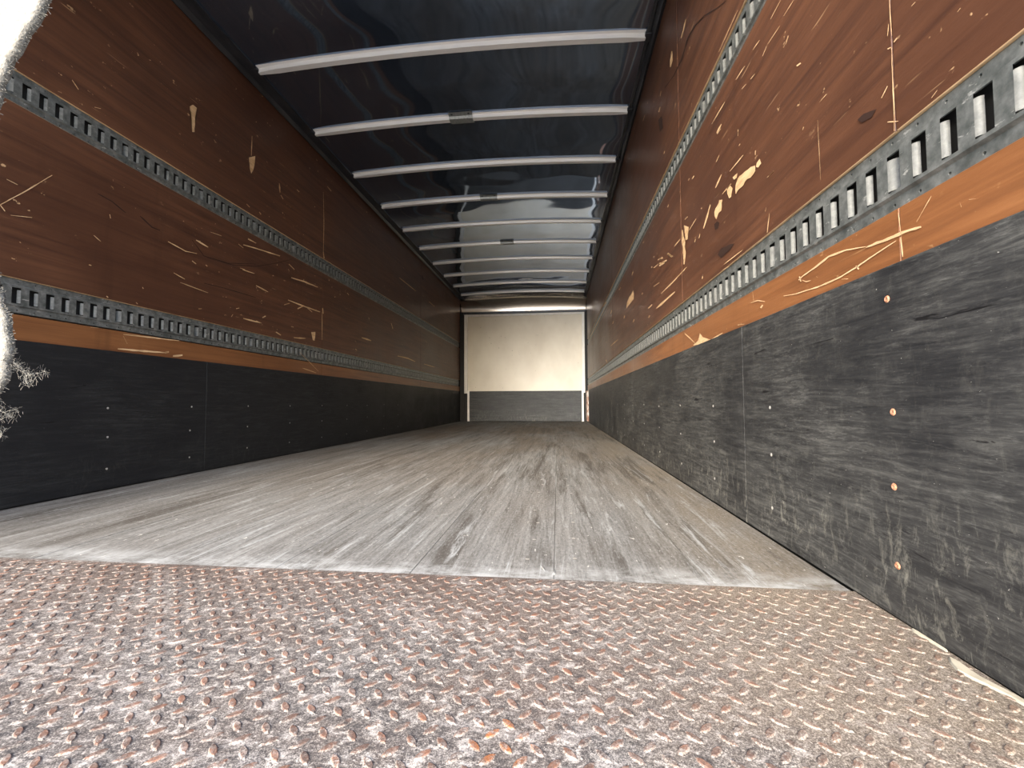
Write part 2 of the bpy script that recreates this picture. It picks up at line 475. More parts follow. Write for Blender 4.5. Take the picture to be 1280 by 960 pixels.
# heights: kick top, lower rail, upper rail
ZK, ZL0, ZL1, ZU0, ZU1 = 0.589, 0.680, 0.806, 1.428, 1.545
walls = {}
SIDE = {1: 'right', -1: 'left'}
screw_me = None
def disc_mesh(name, r, h, mat, s):
    vs, fs = [], []
    for k in range(10):
        t = k * math.pi / 5
        vs.append((0, r * math.cos(t), r * math.sin(t)))
    for k in range(10):
        t = k * math.pi / 5
        vs.append((-s * h, r * .62 * math.cos(t), r * .62 * math.sin(t)))
    vs.append((-s * h * .55, 0, 0))
    for k in range(10):
        fs.append((k, (k + 1) % 10, 10 + (k + 1) % 10, 10 + k)); fs.append((10 + k, 10 + (k + 1) % 10, 20))
    me = bpy.data.meshes.new(name); me.from_pydata(vs, [], fs); me.update(); me.materials.append(mat)
    return me
for s in (1, -1):
    nm = SIDE[s]
    w = structure(box('wall_' + nm, tuple(sorted((s * (WX + .027), s * (WX + .06)))) + (YO, YF + .06, -0.14, ZW + .06), M['cavity']),
                  nm + ' wall of the truck box lined with brown plywood above black kick panels')
    walls[s] = w
    def slab(name, y0, y1, z0, z1, depth, mat, bev, par, thick=0.022):
        xs = sorted((s * (WX + depth), s * (WX + depth + thick)))
        return box(name, (xs[0], xs[1], y0, y1, z0, z1), mat, par, bev)
    for k in range(len(SEAM[s]) - 1):
        a, b = SEAM[s][k] + .0007, SEAM[s][k + 1] - .0007
        for (z0, z1) in ((ZL1 + .001, ZU0 - .001), (ZU1 + .001, ZW)):
            p = slab('plywood_panel', a, b, z0, z1, rnd.uniform(0, .0012), M['ply'], .0012, w)
            p.data.materials.append(M['bare'])
            for f in p.data.polygons:          # sawn edges above the rails show bare wood
                if abs(f.normal.z) > .6:
                    f.material_index = 1
    for k in range(len(STRIP[s]) - 1):
        a, b = STRIP[s][k] + .0007, STRIP[s][k + 1] - .0007
        slab('plywood_strip', a, b, ZK - .03, ZL0 - .001, rnd.uniform(0, .001), M['ply_strip'], .0012, w)
    for k in range(len(KICK[s]) - 1):
        a, b = KICK[s][k] + .0006, KICK[s][k + 1] - .0006
        kp = slab('kick_panel', a, b, 0.003, ZK, -.004, M['kick'] if s > 0 else M['kick_darker'], .0014, w, .026)
        me_rust = disc_mesh('screw', .0062, .0016, M['screw'], s)
        me_pale = disc_mesh('screw', .0048, .0014, M['screw_pale'], s)
        y = 0.782 if s > 0 else 0.80
        col = 0
        while y < 8.0:
            if a + .01 < y < b - .01:
                for z in (.535, .342, .221, .086):
                    if col > 10 or (z > .5 and col > 0): continue
                    link('screw', me_rust if s > 0 and col == 0 else me_pale, kp, (s * (WX - .004), y + rnd.uniform(-.004, .004), z + rnd.uniform(-.004, .004)))
            y += 0.4155; col += 1

# ---- scuffs: bare-wood gouges and dark rubber smears, each on its wall (y,z in half millimetres)
SCUFF = {
"R": [
"2764,2020 2767,2051 2759,2076 2744,2088 2727,2098 2702,2102 2660,2092 2627,2089 2586,2079 2550,2074 2494,2052 2495,2022 2520,2015 2552,2013 2600,2030 2633,2028 2654,2018 2718,2027",
"2484,2037 2477,2055 2439,2059 2424,2025 2459,2020",
"2898,2126 2851,2122 2807,2081 2822,2059 2832,2035 2867,2042 2891,2083",
"3129,2070 3109,2084 3073,2087 3047,2095 3032,2110 2973,2084 2990,2068 2991,2043 2998,2022 3053,2026 3073,2013 3096,2001 3121,2034",
"3849,2273 3720,2206 3727,2174 3752,2149 3749,2112 3820,2127 3820,2161 3839,2201 3840,2235",
"2801,2146 2731,2137 2740,2114 2780,2120",
"3351,2041 3302,2066 3255,2091 3229,2125 3195,2154 3211,2163 3247,2135 3290,2110 3328,2080 3366,2048",
"3919,2260 3918,2205 3934,2156 3899,2098 3905,2055 3892,2006 3884,1936 3858,1928 3829,1985 3814,2025 3838,2077 3825,2118 3868,2187 3890,2249",
"3699,2170 3607,2180 3520,2189 3531,2196 3620,2188 3709,2176",
"4831,2289 4632,2256 4647,2267 4852,2304",
"4433,2216 4238,2127 4225,2131 4417,2220",
"4767,2202 4587,2171 4449,2163 4467,2175 4647,2211 4794,2219",
"2975,2124 2891,2115 2824,2118 2827,2121 2906,2129 2979,2127",
"2843,2207 2788,2204 2733,2198 2685,2197 2640,2197 2644,2201 2695,2206 2744,2208 2795,2209 2846,2210",
"3091,2224 3046,2232 3008,2244 2977,2259 2985,2266 3029,2259 3067,2247 3099,2230",
"2379,1619 2370,1642 2363,1665 2355,1688 2350,1712 2352,1713 2361,1691 2371,1669 2377,1645 2383,1621",
"2361,1911 2291,1909 2293,1912 2365,1915",
"2981,1643 2912,1640 2848,1638 2788,1637 2731,1636 2677,1637 2678,1638 2736,1641 2795,1643 2854,1644 2919,1646 2983,1645",
"2996,1612 2883,1602 2884,1604 2998,1615",
"4169,2201 4060,2196 3967,2196 3974,2201 4080,2208 4177,2206",
"3458,2007 3433,2033 3444,2038 3473,2014",
"3568,2018 3540,2032 3553,2039 3583,2025",
"3589,2551 3541,2553 3559,2566 3605,2563",
"3690,2592 3669,2601 3679,2607 3700,2599",
"2702,2357 2702,2395 2708,2399 2712,2363",
"3039,2580 2972,2574 2977,2580 3046,2587",
"2487,2108 2482,2131 2489,2135 2494,2112",
"2697,2287 2675,2288 2683,2294 2703,2292",
"3065,2398 3009,2414 3014,2418 3073,2404",
"3390,2210 3382,2218 3395,2225 3404,2218",
"4377,2676 4337,2688 4353,2697 4401,2689",
"3818,2311 3733,2301 3742,2307 3828,2318",
"7048,2241 6984,2315 6771,2352 6561,2351 6407,2367 6354,2304 6377,2229 6702,2236",
"4715,1885 4531,1883 4350,1875 4197,1876 4056,1880 3917,1880 3793,1883 3803,1889 3934,1890 4071,1889 4220,1889 4382,1893 4548,1892 4731,1893",
"4941,1776 4700,1761 4519,1766 4335,1762 4178,1766 4195,1775 4371,1782 4553,1784 4761,1791 4961,1785",
"5365,1867 5157,1864 5197,1882 5397,1881",
"5036,2265 4816,2242 4829,2250 5062,2280",
"4771,2281 4608,2233 4625,2257 4781,2294",
"4445,2226 4279,2134 4238,2135 4407,2226",
"4775,2231 4500,2162 4508,2172 4786,2245",
"5056,2057 4790,2026 4801,2033 5072,2066",
"5351,1749 5291,1768 5326,1779 5397,1762",
"6476,2610 6361,2630 6414,2650 6514,2624",
"7803,2736 7589,2729 7645,2750 7869,2760",
"10410,3020 9804,2988 9958,3035 10537,3057",
"10090,1708 9972,1633 9877,1627 9980,1699",
"9029,2559 8865,2601 8957,2624 9134,2584",
"7292,2123 7209,2153 7271,2168 7353,2138",
"6435,1900 6332,1920 6390,1936 6481,1912",
"8761,2299 8613,2327 8687,2344 8843,2317",
"8061,1884 8603,1904 9162,1909 9133,1901 8533,1883 8038,1877",
"5746,2136 5694,2147 5736,2161 5782,2148",
"3404,1667 3394,1686 3412,1692 3418,1672",
"15854,2955 14639,2936 13623,2925 12762,2921 11944,2903 11303,2907 10699,2903 10173,2904 9687,2902 9728,2914 10238,2922 10803,2930 11435,2940 12171,2957 12914,2955 13805,2963 14804,2968 15934,2969",
"5634,2780 5556,2775 5579,2787 5661,2794",
"4132,4100 4188,4057 4198,3994 4168,3969 4091,3975 4108,4080",
"3678,4002 3727,3998 3756,3974 3822,3959 3808,3945 3737,3955 3696,3968 3668,3992",
"2716,2720 2671,2713 2628,2709 2588,2706 2590,2709 2635,2717 2676,2720 2720,2724",
"3134,2715 3082,2713 3029,2708 2982,2707 2935,2704 2893,2706 2898,2710 2945,2714 2992,2716 3040,2718 3087,2717 3138,2719",
"2972,3115 2935,3116 2895,3115 2859,3115 2824,3116 2790,3117 2756,3117 2723,3117 2692,3119 2661,3120 2663,3123 2696,3124 2729,3125 2762,3123 2796,3124 2831,3124 2867,3124 2903,3122 2938,3120 2978,3120",
"4652,3854 4596,3870 4618,3888 4692,3884",
"5497,4320 5373,4314 5397,4333 5525,4341",
"4589,3987 4547,4010 4570,4029 4604,3999",
"2483,2716 2438,2706 2399,2701 2401,2704 2445,2715 2485,2718",
"2371,2587 2347,2595 2326,2605 2327,2607 2352,2600 2374,2590",
"2636,2601 2576,2587 2580,2591 2639,2605",
"3041,2589 2992,2588 2957,2597 2966,2605 3015,2608 3053,2599",
"2708,2357 2697,2388 2703,2392 2714,2362",
"4486,3291 4445,3299 4462,3311 4506,3305",
"2517,2571 2466,2562 2470,2566 2521,2576",
"2055,2275 2023,2263 2029,2273 2062,2285",
"2346,1911 2293,1909 2296,1912 2348,1914",
"2276,2708 2250,2709 2224,2710 2199,2711 2176,2713 2178,2715 2202,2715 2228,2714 2253,2713 2279,2711",
"2315,2606 2282,2602 2251,2599 2221,2596 2192,2594 2194,2597 2224,2600 2255,2603 2285,2606 2316,2608",
"2153,2610 2122,2608 2092,2605 2064,2605 2066,2607 2096,2610 2125,2611 2155,2612",
"1898,1993 1873,1992 1850,1992 1852,1995 1876,1995 1899,1994",
"1509,2066 1510,2046 1510,2025 1510,2001 1508,1975 1507,1956 1505,1938 1504,1937 1504,1954 1505,1972 1505,1997 1507,2023 1507,2043 1507,2065",
"1510,1900 1509,1882 1510,1864 1511,1846 1511,1827 1511,1809 1511,1791 1511,1774 1512,1758 1512,1742 1511,1725 1511,1709 1511,1690 1511,1672 1511,1654 1512,1636 1513,1618 1511,1616 1510,1634 1509,1652 1508,1670 1507,1688 1506,1705 1507,1722 1506,1738 1507,1755 1507,1772 1508,1789 1507,1806 1507,1824 1508,1843 1507,1861 1508,1880 1507,1898",
"1524,1907 1508,1901 1509,1904 1526,1912",
"1496,1908 1483,1910 1485,1914 1499,1913",
"1539,1665 1515,1649 1493,1638 1493,1639 1516,1654 1539,1667",
"1423,1963 1408,1962 1409,1964 1424,1965",
"1276,1805 1266,1807 1267,1809 1276,1806",
"1369,1625 1358,1630 1348,1635 1349,1636 1359,1632 1369,1627",
"1559,1764 1544,1774 1531,1785 1533,1787 1548,1777 1561,1766",
"2027,1954 2017,1962 2023,1966 2030,1956",
"1917,1927 1917,1905 1917,1883 1916,1861 1916,1838 1916,1816 1915,1794 1915,1772 1914,1750 1913,1727 1913,1706 1912,1683 1912,1661 1911,1661 1911,1683 1911,1705 1911,1726 1912,1749 1912,1771 1912,1793 1913,1815 1914,1837 1914,1859 1915,1882 1916,1904 1916,1927",
"1522,1953 1517,1969 1515,1988 1517,1990 1521,1973 1524,1954",
"2098,1284 2067,1292 2031,1295 1999,1299 1964,1301 1933,1306 1901,1310 1875,1317 1838,1311 1804,1309 1772,1307 1740,1299 1710,1293 1680,1286 1652,1279 1653,1282 1681,1289 1711,1297 1741,1304 1773,1312 1808,1317 1843,1321 1879,1323 1910,1319 1940,1314 1971,1309 2002,1304 2037,1301 2071,1296 2103,1288",
"1661,1278 1632,1274 1606,1272 1579,1268 1554,1266 1532,1265 1511,1263 1491,1264 1468,1262 1445,1257 1424,1256 1426,1261 1448,1266 1470,1269 1494,1273 1516,1275 1536,1275 1558,1277 1582,1277 1609,1282 1635,1281 1663,1284",
"2235,1243 2184,1235 2135,1227 2090,1223 2048,1220 2008,1217 1969,1212 1932,1212 1899,1210 1868,1210 1839,1211 1809,1211 1784,1215 1760,1217 1736,1220 1712,1222 1690,1226 1668,1229 1648,1233 1628,1236 1608,1239 1586,1242 1565,1245 1544,1248 1524,1251 1525,1253 1546,1251 1567,1249 1588,1246 1610,1243 1630,1240 1651,1238 1672,1234 1694,1231 1715,1226 1739,1225 1763,1222 1787,1219 1813,1217 1842,1217 1872,1217 1903,1218 1934,1216 1971,1219 2010,1221 2050,1225 2093,1228 2136,1231 2184,1238 2236,1247",
"2097,1301 2088,1274 2077,1273 2087,1300",
"2071,1276 2041,1259 2005,1256 2006,1258 2041,1264 2069,1278",
"1511,1341 1510,1318 1507,1295 1505,1276 1503,1257 1502,1256 1503,1275 1504,1294 1505,1317 1509,1340",
"1506,1257 1506,1241 1505,1225 1504,1208 1502,1191 1498,1190 1498,1206 1499,1223 1501,1240 1502,1256",
"1721,1229 1706,1212 1700,1215 1716,1231",
"1801,1203 1763,1193 1763,1195 1801,1204",
"1441,1280 1431,1289 1421,1299 1411,1308 1402,1317 1392,1326 1384,1335 1384,1336 1394,1328 1404,1319 1413,1309 1422,1300 1432,1290 1442,1281",
"1297,1277 1293,1259 1292,1259 1297,1277",
"1270,1269 1244,1260 1244,1260 1270,1270",
"1964,1263 1958,1257 1956,1257 1963,1263",
"3679,1189 3615,1200 3553,1210 3514,1235 3498,1265 3432,1222 3301,1188 3241,1173 3310,1174 3378,1170 3456,1174 3578,1182",
"3902,1323 3767,1262 3630,1203 3622,1204 3745,1266 3889,1325",
"3236,1177 3126,1180 3027,1187 3032,1191 3135,1188 3241,1181",
"2597,1293 2510,1285 2431,1262 2430,1264 2511,1291 2599,1296",
"2472,1235 2448,1246 2460,1253 2485,1242",
"2570,1351 2561,1297 2558,1296 2567,1351",
"2784,1198 2685,1187 2685,1188 2785,1201"
],
"RD": [
"3086,1748 3057,1762 3012,1767 2940,1752 2874,1742 2801,1721 2854,1711 2889,1705 2936,1707 2978,1704 3031,1707",
"3138,1986 3083,1983 3039,1954 3071,1928 3127,1939",
"2819,3338 2913,3400 3012,3463 3126,3545 3248,3631 3358,3691 3472,3751 3559,3782 3646,3810 3702,3809 3735,3786 3785,3778 3840,3773 3922,3790 4003,3804 4097,3826 4197,3864 4304,3905 4419,3949 4404,3935 4283,3884 4180,3847 4071,3801 3982,3784 3895,3764 3806,3741 3757,3752 3713,3766 3663,3773 3611,3775 3532,3754 3455,3731 3341,3669 3239,3617 3117,3530 3004,3451 2906,3389 2815,3333",
"1681,1769 1665,1770 1648,1770 1631,1762 1616,1757 1601,1750 1585,1744 1598,1739 1609,1731 1625,1735 1641,1740 1657,1743",
"4703,3801 4564,3750 4530,3684 4546,3651 4508,3584 4641,3626 4642,3672 4686,3744"
],
"L": [
"3975,3828 4014,3874 4065,3874 4054,3823 4048,3775 4042,3736 4050,3706 4048,3670 4040,3630 4043,3596 4013,3578 4013,3617 4007,3652 4006,3691 4000,3725 3997,3764 3977,3789",
"4842,3784 4897,3826 4954,3869 4942,3821 4948,3783 4940,3737 4924,3673 4889,3605 4860,3661 4859,3705 4847,3742",
"6260,1829 6372,1849 6373,1785 6351,1705 6305,1712 6283,1772",
"2506,2093 2531,2121 2556,2152 2581,2183 2608,2213 2635,2245 2661,2278 2688,2312 2714,2349 2741,2384 2769,2421 2798,2457 2796,2461 2767,2424 2739,2388 2712,2352 2683,2319 2657,2284 2631,2250 2605,2219 2579,2186 2553,2157 2529,2125 2504,2096",
"2503,2092 2530,2059 2534,2064 2506,2096",
"2532,2287 2562,2282 2594,2279 2595,2282 2564,2287 2533,2290",
"4885,4087 4883,4021 4877,3953 4878,3890 4879,3826 4887,3830 4890,3897 4894,3963 4892,4026 4891,4091",
"4099,2454 4173,2438 4258,2435 4261,2442 4183,2457 4103,2461",
"3776,2315 3824,2308 3873,2301 3925,2296 3977,2289 4046,2303 4116,2314 4117,2320 4047,2308 3980,2298 3928,2304 3878,2312 3827,2316 3779,2321",
"3848,2027 3911,2011 3979,2001 3981,2004 3915,2019 3850,2031",
"3924,1952 3979,1949 4035,1945 4092,1942 4151,1939 4213,1938 4275,1935 4276,1938 4214,1942 4154,1946 4095,1949 4037,1951 3980,1953 3925,1955",
"3102,2115 3129,2097 3160,2084 3161,2086 3133,2104 3104,2118",
"3374,1333 3416,1334 3459,1334 3503,1336 3549,1339 3595,1339 3643,1343 3698,1344 3755,1349 3813,1348 3874,1354 3935,1357 3936,1363 3874,1361 3814,1359 3756,1356 3699,1356 3644,1354 3596,1352 3550,1348 3504,1348 3460,1344 3416,1341 3374,1338",
"3330,1198 3375,1198 3422,1199 3469,1197 3519,1202 3569,1200 3616,1206 3664,1207 3713,1212 3763,1215 3815,1220 3815,1227 3764,1226 3713,1225 3664,1222 3616,1221 3570,1221 3519,1215 3471,1216 3423,1213 3376,1211 3330,1207",
"3783,1212 3825,1226 3821,1241 3778,1228",
"3870,1190 3924,1195 3979,1212 3977,1226 3921,1216 3868,1205",
"3373,1321 3411,1255 3413,1256 3375,1322",
"3106,1351 3167,1355 3168,1358 3106,1354",
"2563,2046 2593,2054 2623,2063 2654,2072 2686,2082 2686,2085 2654,2076 2623,2067 2593,2057 2563,2048",
"2900,3284 2923,3261 2947,3240 2950,3245 2927,3268 2903,3288",
"3070,3181 3120,3203 3121,3207 3071,3186",
"5733,2527 5883,2537 6044,2554 6159,2555 6286,2566 6414,2571 6420,2582 6295,2581 6172,2577 6054,2575 5891,2555 5737,2536",
"5018,2217 5127,2201 5246,2195 5250,2200 5137,2218 5022,2224",
"5032,1769 5137,1759 5140,1764 5036,1776",
"5669,2187 5808,2183 5953,2179 6080,2181 6213,2184 6350,2184 6496,2190 6500,2199 6358,2199 6221,2200 6088,2196 5963,2199 5815,2197 5674,2196",
"5906,2110 6064,2194 6053,2204 5894,2122",
"6117,2185 6268,2143 6278,2151 6126,2193",
"5817,1673 5962,1680 6114,1705 6115,1712 5963,1701 5818,1680",
"5420,1686 5524,1661 5532,1670 5430,1699",
"4810,1755 4913,1750 5022,1753 5137,1758 5140,1765 5027,1768 4919,1769 4812,1763",
"5155,1832 5216,1865 5207,1874 5148,1840",
"5754,1824 5811,1824 5815,1831 5758,1832",
"7975,1995 8182,1988 8410,1996 8418,2009 8205,2023 7984,2008",
"9876,1840 10218,1842 10584,1849 11143,1823 11167,1844 10610,1878 10237,1873 9884,1855",
"11915,1833 12408,1823 12955,1825 12969,1839 12433,1849 11923,1842",
"9936,3758 10225,3747 10546,3747 10846,3743 11177,3747 11194,3759 10883,3769 10578,3770 10260,3773 9953,3770",
"12330,3732 12922,3723 12945,3736 12367,3753",
"4782,2656 4876,2669 4974,2684 5076,2699 5171,2713 5267,2722 5370,2740 5476,2755 5479,2763 5374,2750 5274,2739 5175,2723 5080,2710 4979,2698 4879,2680 4783,2662",
"4859,2754 5001,2758 5005,2766 4863,2762",
"5671,2708 5802,2667 5810,2674 5678,2715",
"5425,3760 5425,3692 5446,3635 5455,3640 5454,3708 5434,3765",
"5463,3607 5517,3577 5526,3585 5473,3616",
"5824,3867 5883,3861 5896,3875 5832,3877",
"6649,4338 6776,4318 6791,4333 6660,4349",
"4817,3180 4872,3165 4879,3174 4823,3188",
"5042,3181 5072,3162 5086,3175 5054,3191",
"6285,3828 6308,3826 6317,3836 6295,3839",
"6533,4187 6539,4101 6544,4014 6551,3928 6554,3840 6561,3754 6568,3668 6569,3584 6566,3498 6563,3412 6565,3328 6563,3243 6562,3159 6571,3162 6572,3246 6575,3332 6579,3418 6579,3503 6578,3587 6582,3673 6577,3761 6569,3847 6561,3932 6556,4019 6548,4105 6540,4191",
"6554,2206 6555,2115 6553,2022 6558,1932 6561,1841 6566,1750 6573,1751 6571,1842 6572,1934 6571,2026 6564,2116 6560,2207",
"6554,3195 6577,3096 6608,3109 6576,3204",
"6559,2272 6581,2184 6603,2191 6576,2277",
"4285,2617 4363,2625 4444,2634 4445,2637 4365,2630 4287,2620",
"4702,2637 4782,2618 4786,2622 4705,2642",
"4859,2766 4958,2763 4961,2768 4862,2771",
"4057,2218 4108,2200 4112,2206 4061,2223",
"4232,2232 4253,2221 4258,2227 4235,2236",
"3218,1635 3233,1626 3237,1632 3224,1642",
"3476,1641 3491,1630 3496,1636 3480,1647",
"3530,1796 3539,1784 3544,1788 3536,1801",
"3219,2343 3228,2312 3233,2315 3225,2347",
"4778,2348 4878,2351 4985,2362 4987,2367 4883,2364 4780,2355",
"4692,1848 4743,1868 4740,1875 4689,1855",
"4622,1740 4646,1773 4639,1775 4616,1741",
"4157,1731 4198,1741 4197,1746 4156,1736",
"3075,1856 3093,1857 3095,1864 3076,1864",
"4738,2356 4817,2360 4820,2366 4740,2361",
"5586,2100 5711,2151 5708,2158 5584,2105",
"5957,1482 6054,1434 6154,1387 6258,1337 6365,1286 6476,1234 6481,1237 6371,1290 6267,1343 6162,1392 6059,1438 5960,1484",
"6045,1250 6160,1231 6282,1217 6409,1202 6413,1209 6288,1227 6166,1243 6047,1254",
"7373,2728 7435,2700 7453,2710 7391,2738",
"9453,2557 9550,2444 9582,2453 9485,2566",
"7711,1745 7778,1724 7794,1733 7728,1755"
],
"LD": [
"3120,2474 3158,2468 3197,2465 3236,2461 3273,2444 3314,2430 3355,2416 3358,2421 3319,2439 3280,2455 3240,2469 3200,2472 3161,2478 3122,2479",
"3486,2444 3522,2422 3562,2405 3604,2385 3688,2391 3690,2398 3610,2398 3570,2416 3531,2437 3489,2450",
"4050,2437 4088,2409 4126,2378 4165,2349 4207,2319 4272,2324 4338,2330 4406,2337 4476,2343 4549,2351 4635,2378 4724,2404 4816,2433 4912,2462 5011,2493 5011,2498 4912,2468 4816,2440 4724,2413 4635,2386 4550,2358 4479,2354 4409,2347 4342,2341 4275,2333 4212,2327 4172,2356 4133,2386 4093,2413 4055,2442",
"4219,2025 4285,2028 4354,2034 4425,2039 4498,2046 4578,2047 4661,2049 4747,2054 4836,2056 4928,2059 5024,2064 5026,2070 4931,2069 4840,2068 4751,2065 4665,2063 4581,2058 4500,2054 4427,2048 4356,2043 4287,2037 4220,2031",
"11692,4343 11738,4218 11816,4243 11767,4367",
"4263,2314 4329,2321 4396,2329 4465,2337 4536,2344 4610,2351 4686,2373 4764,2393 4844,2416 4927,2437 5012,2461 5104,2501 5199,2542 5296,2585 5398,2628 5510,2684 5626,2742 5747,2803 5745,2806 5624,2747 5507,2690 5396,2635 5295,2591 5197,2549 5102,2509 5012,2469 4927,2446 4844,2425 4764,2403 4687,2379 4612,2361 4538,2351 4467,2342 4397,2333 4329,2324 4264,2316"
]
}
def scuffs(polys, s, name, mat, off):
    bm = bmesh.new()
    for t in polys:
        vs = [bm.verts.new((s * (WX - off), float(p.split(',')[0]) / 2000, float(p.split(',')[1]) / 2000)) for p in t.split()]
        try:
            bm.faces.new(vs)
        except ValueError:
            pass
    bmesh.ops.triangulate(bm, faces=bm.faces[:])
    me = bpy.data.meshes.new(name); bm.to_mesh(me); bm.free(); me.materials.append(mat)
    o = link(name, me, walls[s]); o['kind'] = 'stuff'
scuffs(SCUFF['RD'], 1, 'dark_smears', M['smudge'], .0004)
scuffs(SCUFF['LD'], -1, 'dark_smears', M['smudge'], .0004)
scuffs(SCUFF['R'], 1, 'bare_wood_gouges', M['bare'], .0008)
scuffs(SCUFF['L'], -1, 'bare_wood_gouges', M['bare'], .0008)

# ------------------------------------------------------------------ logistic (E-track) rails
CELL = 0.0508
def rail_mesh(s, H, n, y_first):
    """flange / step / slotted web / step / flange, n slots long; s*x points out of the box"""
    vs, fs = [], []
    def V(x, y, z):
        vs.append((s * x, y, z)); return len(vs) - 1
    xf, xw, xb = WX + .007, WX + .001, WX + .024
    fl_, st_ = .0215, .004
    z1, z2 = fl_, fl_ + st_
    z3, z4 = H - fl_ - st_, H - fl_
    hs0, hs1 = z2 + .006, z3 - .006        # slot
    ha, hb = .004, .030                    # slot in y within the cell
    def grid(x, ya, yb, za, zb):
        fs.append((V(x, ya, za), V(x, yb, za), V(x, yb, zb), V(x, ya, zb)))
    def holed(x, ya, yb, za, zb, cy, cz, r):
        c = [V(x, ya, za), V(x, yb, za), V(x, yb, zb), V(x, ya, zb)]
        o = []; o2 = []
        for k in range(8):
            t = math.radians(-112.5 + 45 * k)
            o.append(V(x, cy + r * math.cos(t), cz + r * math.sin(t)))
            o2.append(V(x + .008, cy + r * math.cos(t), cz + r * math.sin(t)))
        for q in range(4):
            a, b = o[2 * q], o[2 * q + 1]
            fs.append((c[q], c[(q + 1) % 4], b, a))
            fs.append((c[(q + 1) % 4], o[(2 * q + 2) % 8], b))
        for k in range(8):
            fs.append((o[k], o[(k + 1) % 8], o2[(k + 1) % 8], o2[k]))
    for i in range(n):
        y0 = y_first + i * CELL; y1 = y0 + CELL
        fs_y = (y0 + y1) / 2
        holed(xf, y0, y1, 0.0, z1, fs_y, z1 * .45, .0026)
        holed(xf, y0, y1, z4, H, fs_y, H - z1 * .45, .0026)
        fs.append((V(xf, y0, z1), V(xf, y1, z1), V(xw, y1, z2), V(xw, y0, z2)))
        fs.append((V(xw, y0, z3), V(xw, y1, z3), V(xf, y1, z4), V(xf, y0, z4)))
        grid(xw, y0, y1, z2, hs0); grid(xw, y0, y1, hs1, z3)
        grid(xw, y0, y0 + ha, hs0, hs1); grid(xw, y0 + hb, y1, hs0, hs1)
        # slot reveals (sheet thickness)
        t = .003
        fs.append((V(xw, y0 + ha, hs1), V(xw, y0 + hb, hs1), V(xw + t, y0 + hb, hs1), V(xw + t, y0 + ha, hs1)))
        fs.append((V(xw, y0 + ha, hs0), V(xw, y0 + hb, hs0), V(xw + t, y0 + hb, hs0), V(xw + t, y0 + ha, hs0)))
        fs.append((V(xw, y0 + ha, hs0), V(xw, y0 + ha, hs1), V(xw + t, y0 + ha + .001, hs1), V(xw + t, y0 + ha + .001, hs0)))
    ya, yb = y_first, y_first + n * CELL
    for z in (0.0, H):
        fs.append((V(xf, ya, z), V(xf, yb, z), V(xb, yb, z), V(xb, ya, z)))
    return vs, fs, (hs0, hs1, ha, hb, xw)
def lip_mesh(s, hs0, hs1, r, name):
    """rolled far lip of a slot: quarter round turning into the wall; origin at the slot's far edge on the web face"""
    vs, fs = [], []
    K = 5
    for (zz) in (hs0 + .003, hs1 - .007):
        for k in range(K + 1):
            t = k / K * math.pi / 2
            vs.append((s * (r * (1 - math.cos(t))), -r * math.sin(t), zz))
    for k in range(K):
        fs.append((k, k + 1, K + 2 + k, K + 1 + k))
    # end caps
    b = len(vs)
    for zz in (hs0 + .003, hs1 - .007):
        vs.append((s * r, 0, zz))
    fs.append(tuple(range(0, K + 1)) + (b,)); fs.append(tuple(range(K + 1, 2 * K + 2)) + (b + 1,))
    me = bpy.data.meshes.new(name); me.from_pydata(vs, [], fs); me.update()
    for p in me.polygons[:K]:
        p.use_smooth = True
    me.materials.append(M['zinc'])
    return me
def rail(s, z0, z1, phase, label):
    H = z1 - z0
    hole0 = .004
    k0 = math.ceil((YO + .02 - (phase - hole0)) / CELL)
    yf = phase - hole0 + k0 * CELL
    n_ = int((8.08 - yf) / CELL) if s > 0 else int((8.20 - yf) / CELL)
    vs, fs, (hs0, hs1, ha, hb, xw) = rail_mesh(s, H, n_, yf)
    root = empty('cargo_rail', (0, 0, z0))
    tag(root, label, 'rail')
    bm = bmesh.new(); me = bpy.data.meshes.new('rail_channel')
    me.from_pydata(vs, [], fs); me.update()
    bm.from_mesh(me); bmesh.ops.remove_doubles(bm, verts=bm.verts[:], dist=1e-5); bmesh.ops.recalc_face_normals(bm, faces=bm.faces[:]); bm.to_mesh(me); bm.free()
    me.materials.append(M['galv'])
    link('rail_channel', me, root)
    lip = lip_mesh(s, hs0, hs1, .0072, 'slot_lip')
    wide = lip_mesh(s, hs0, hs1, .0150, 'slot_lip')
    for i in range(n_):
        o = link('slot_lip', wide if (i - k0) % 8 == 3 else lip, root, (s * xw, yf + i * CELL + hb, 0))
rail(1, ZL0, ZL1, 0.598, 'galvanised slotted cargo rail low on right wall just above the orange strip')
rail(1, ZU0, ZU1, 1.281, 'galvanised slotted cargo rail high on right plywood wall near the ceiling')
rail(-1, ZL0 + .006, ZL1, 1.296, 'galvanised slotted cargo rail low on left wall above the black kick panels')
rail(-1, ZU0, ZU1 + .003, 1.299, 'galvanised slotted cargo rail high on left plywood wall near the ceiling')

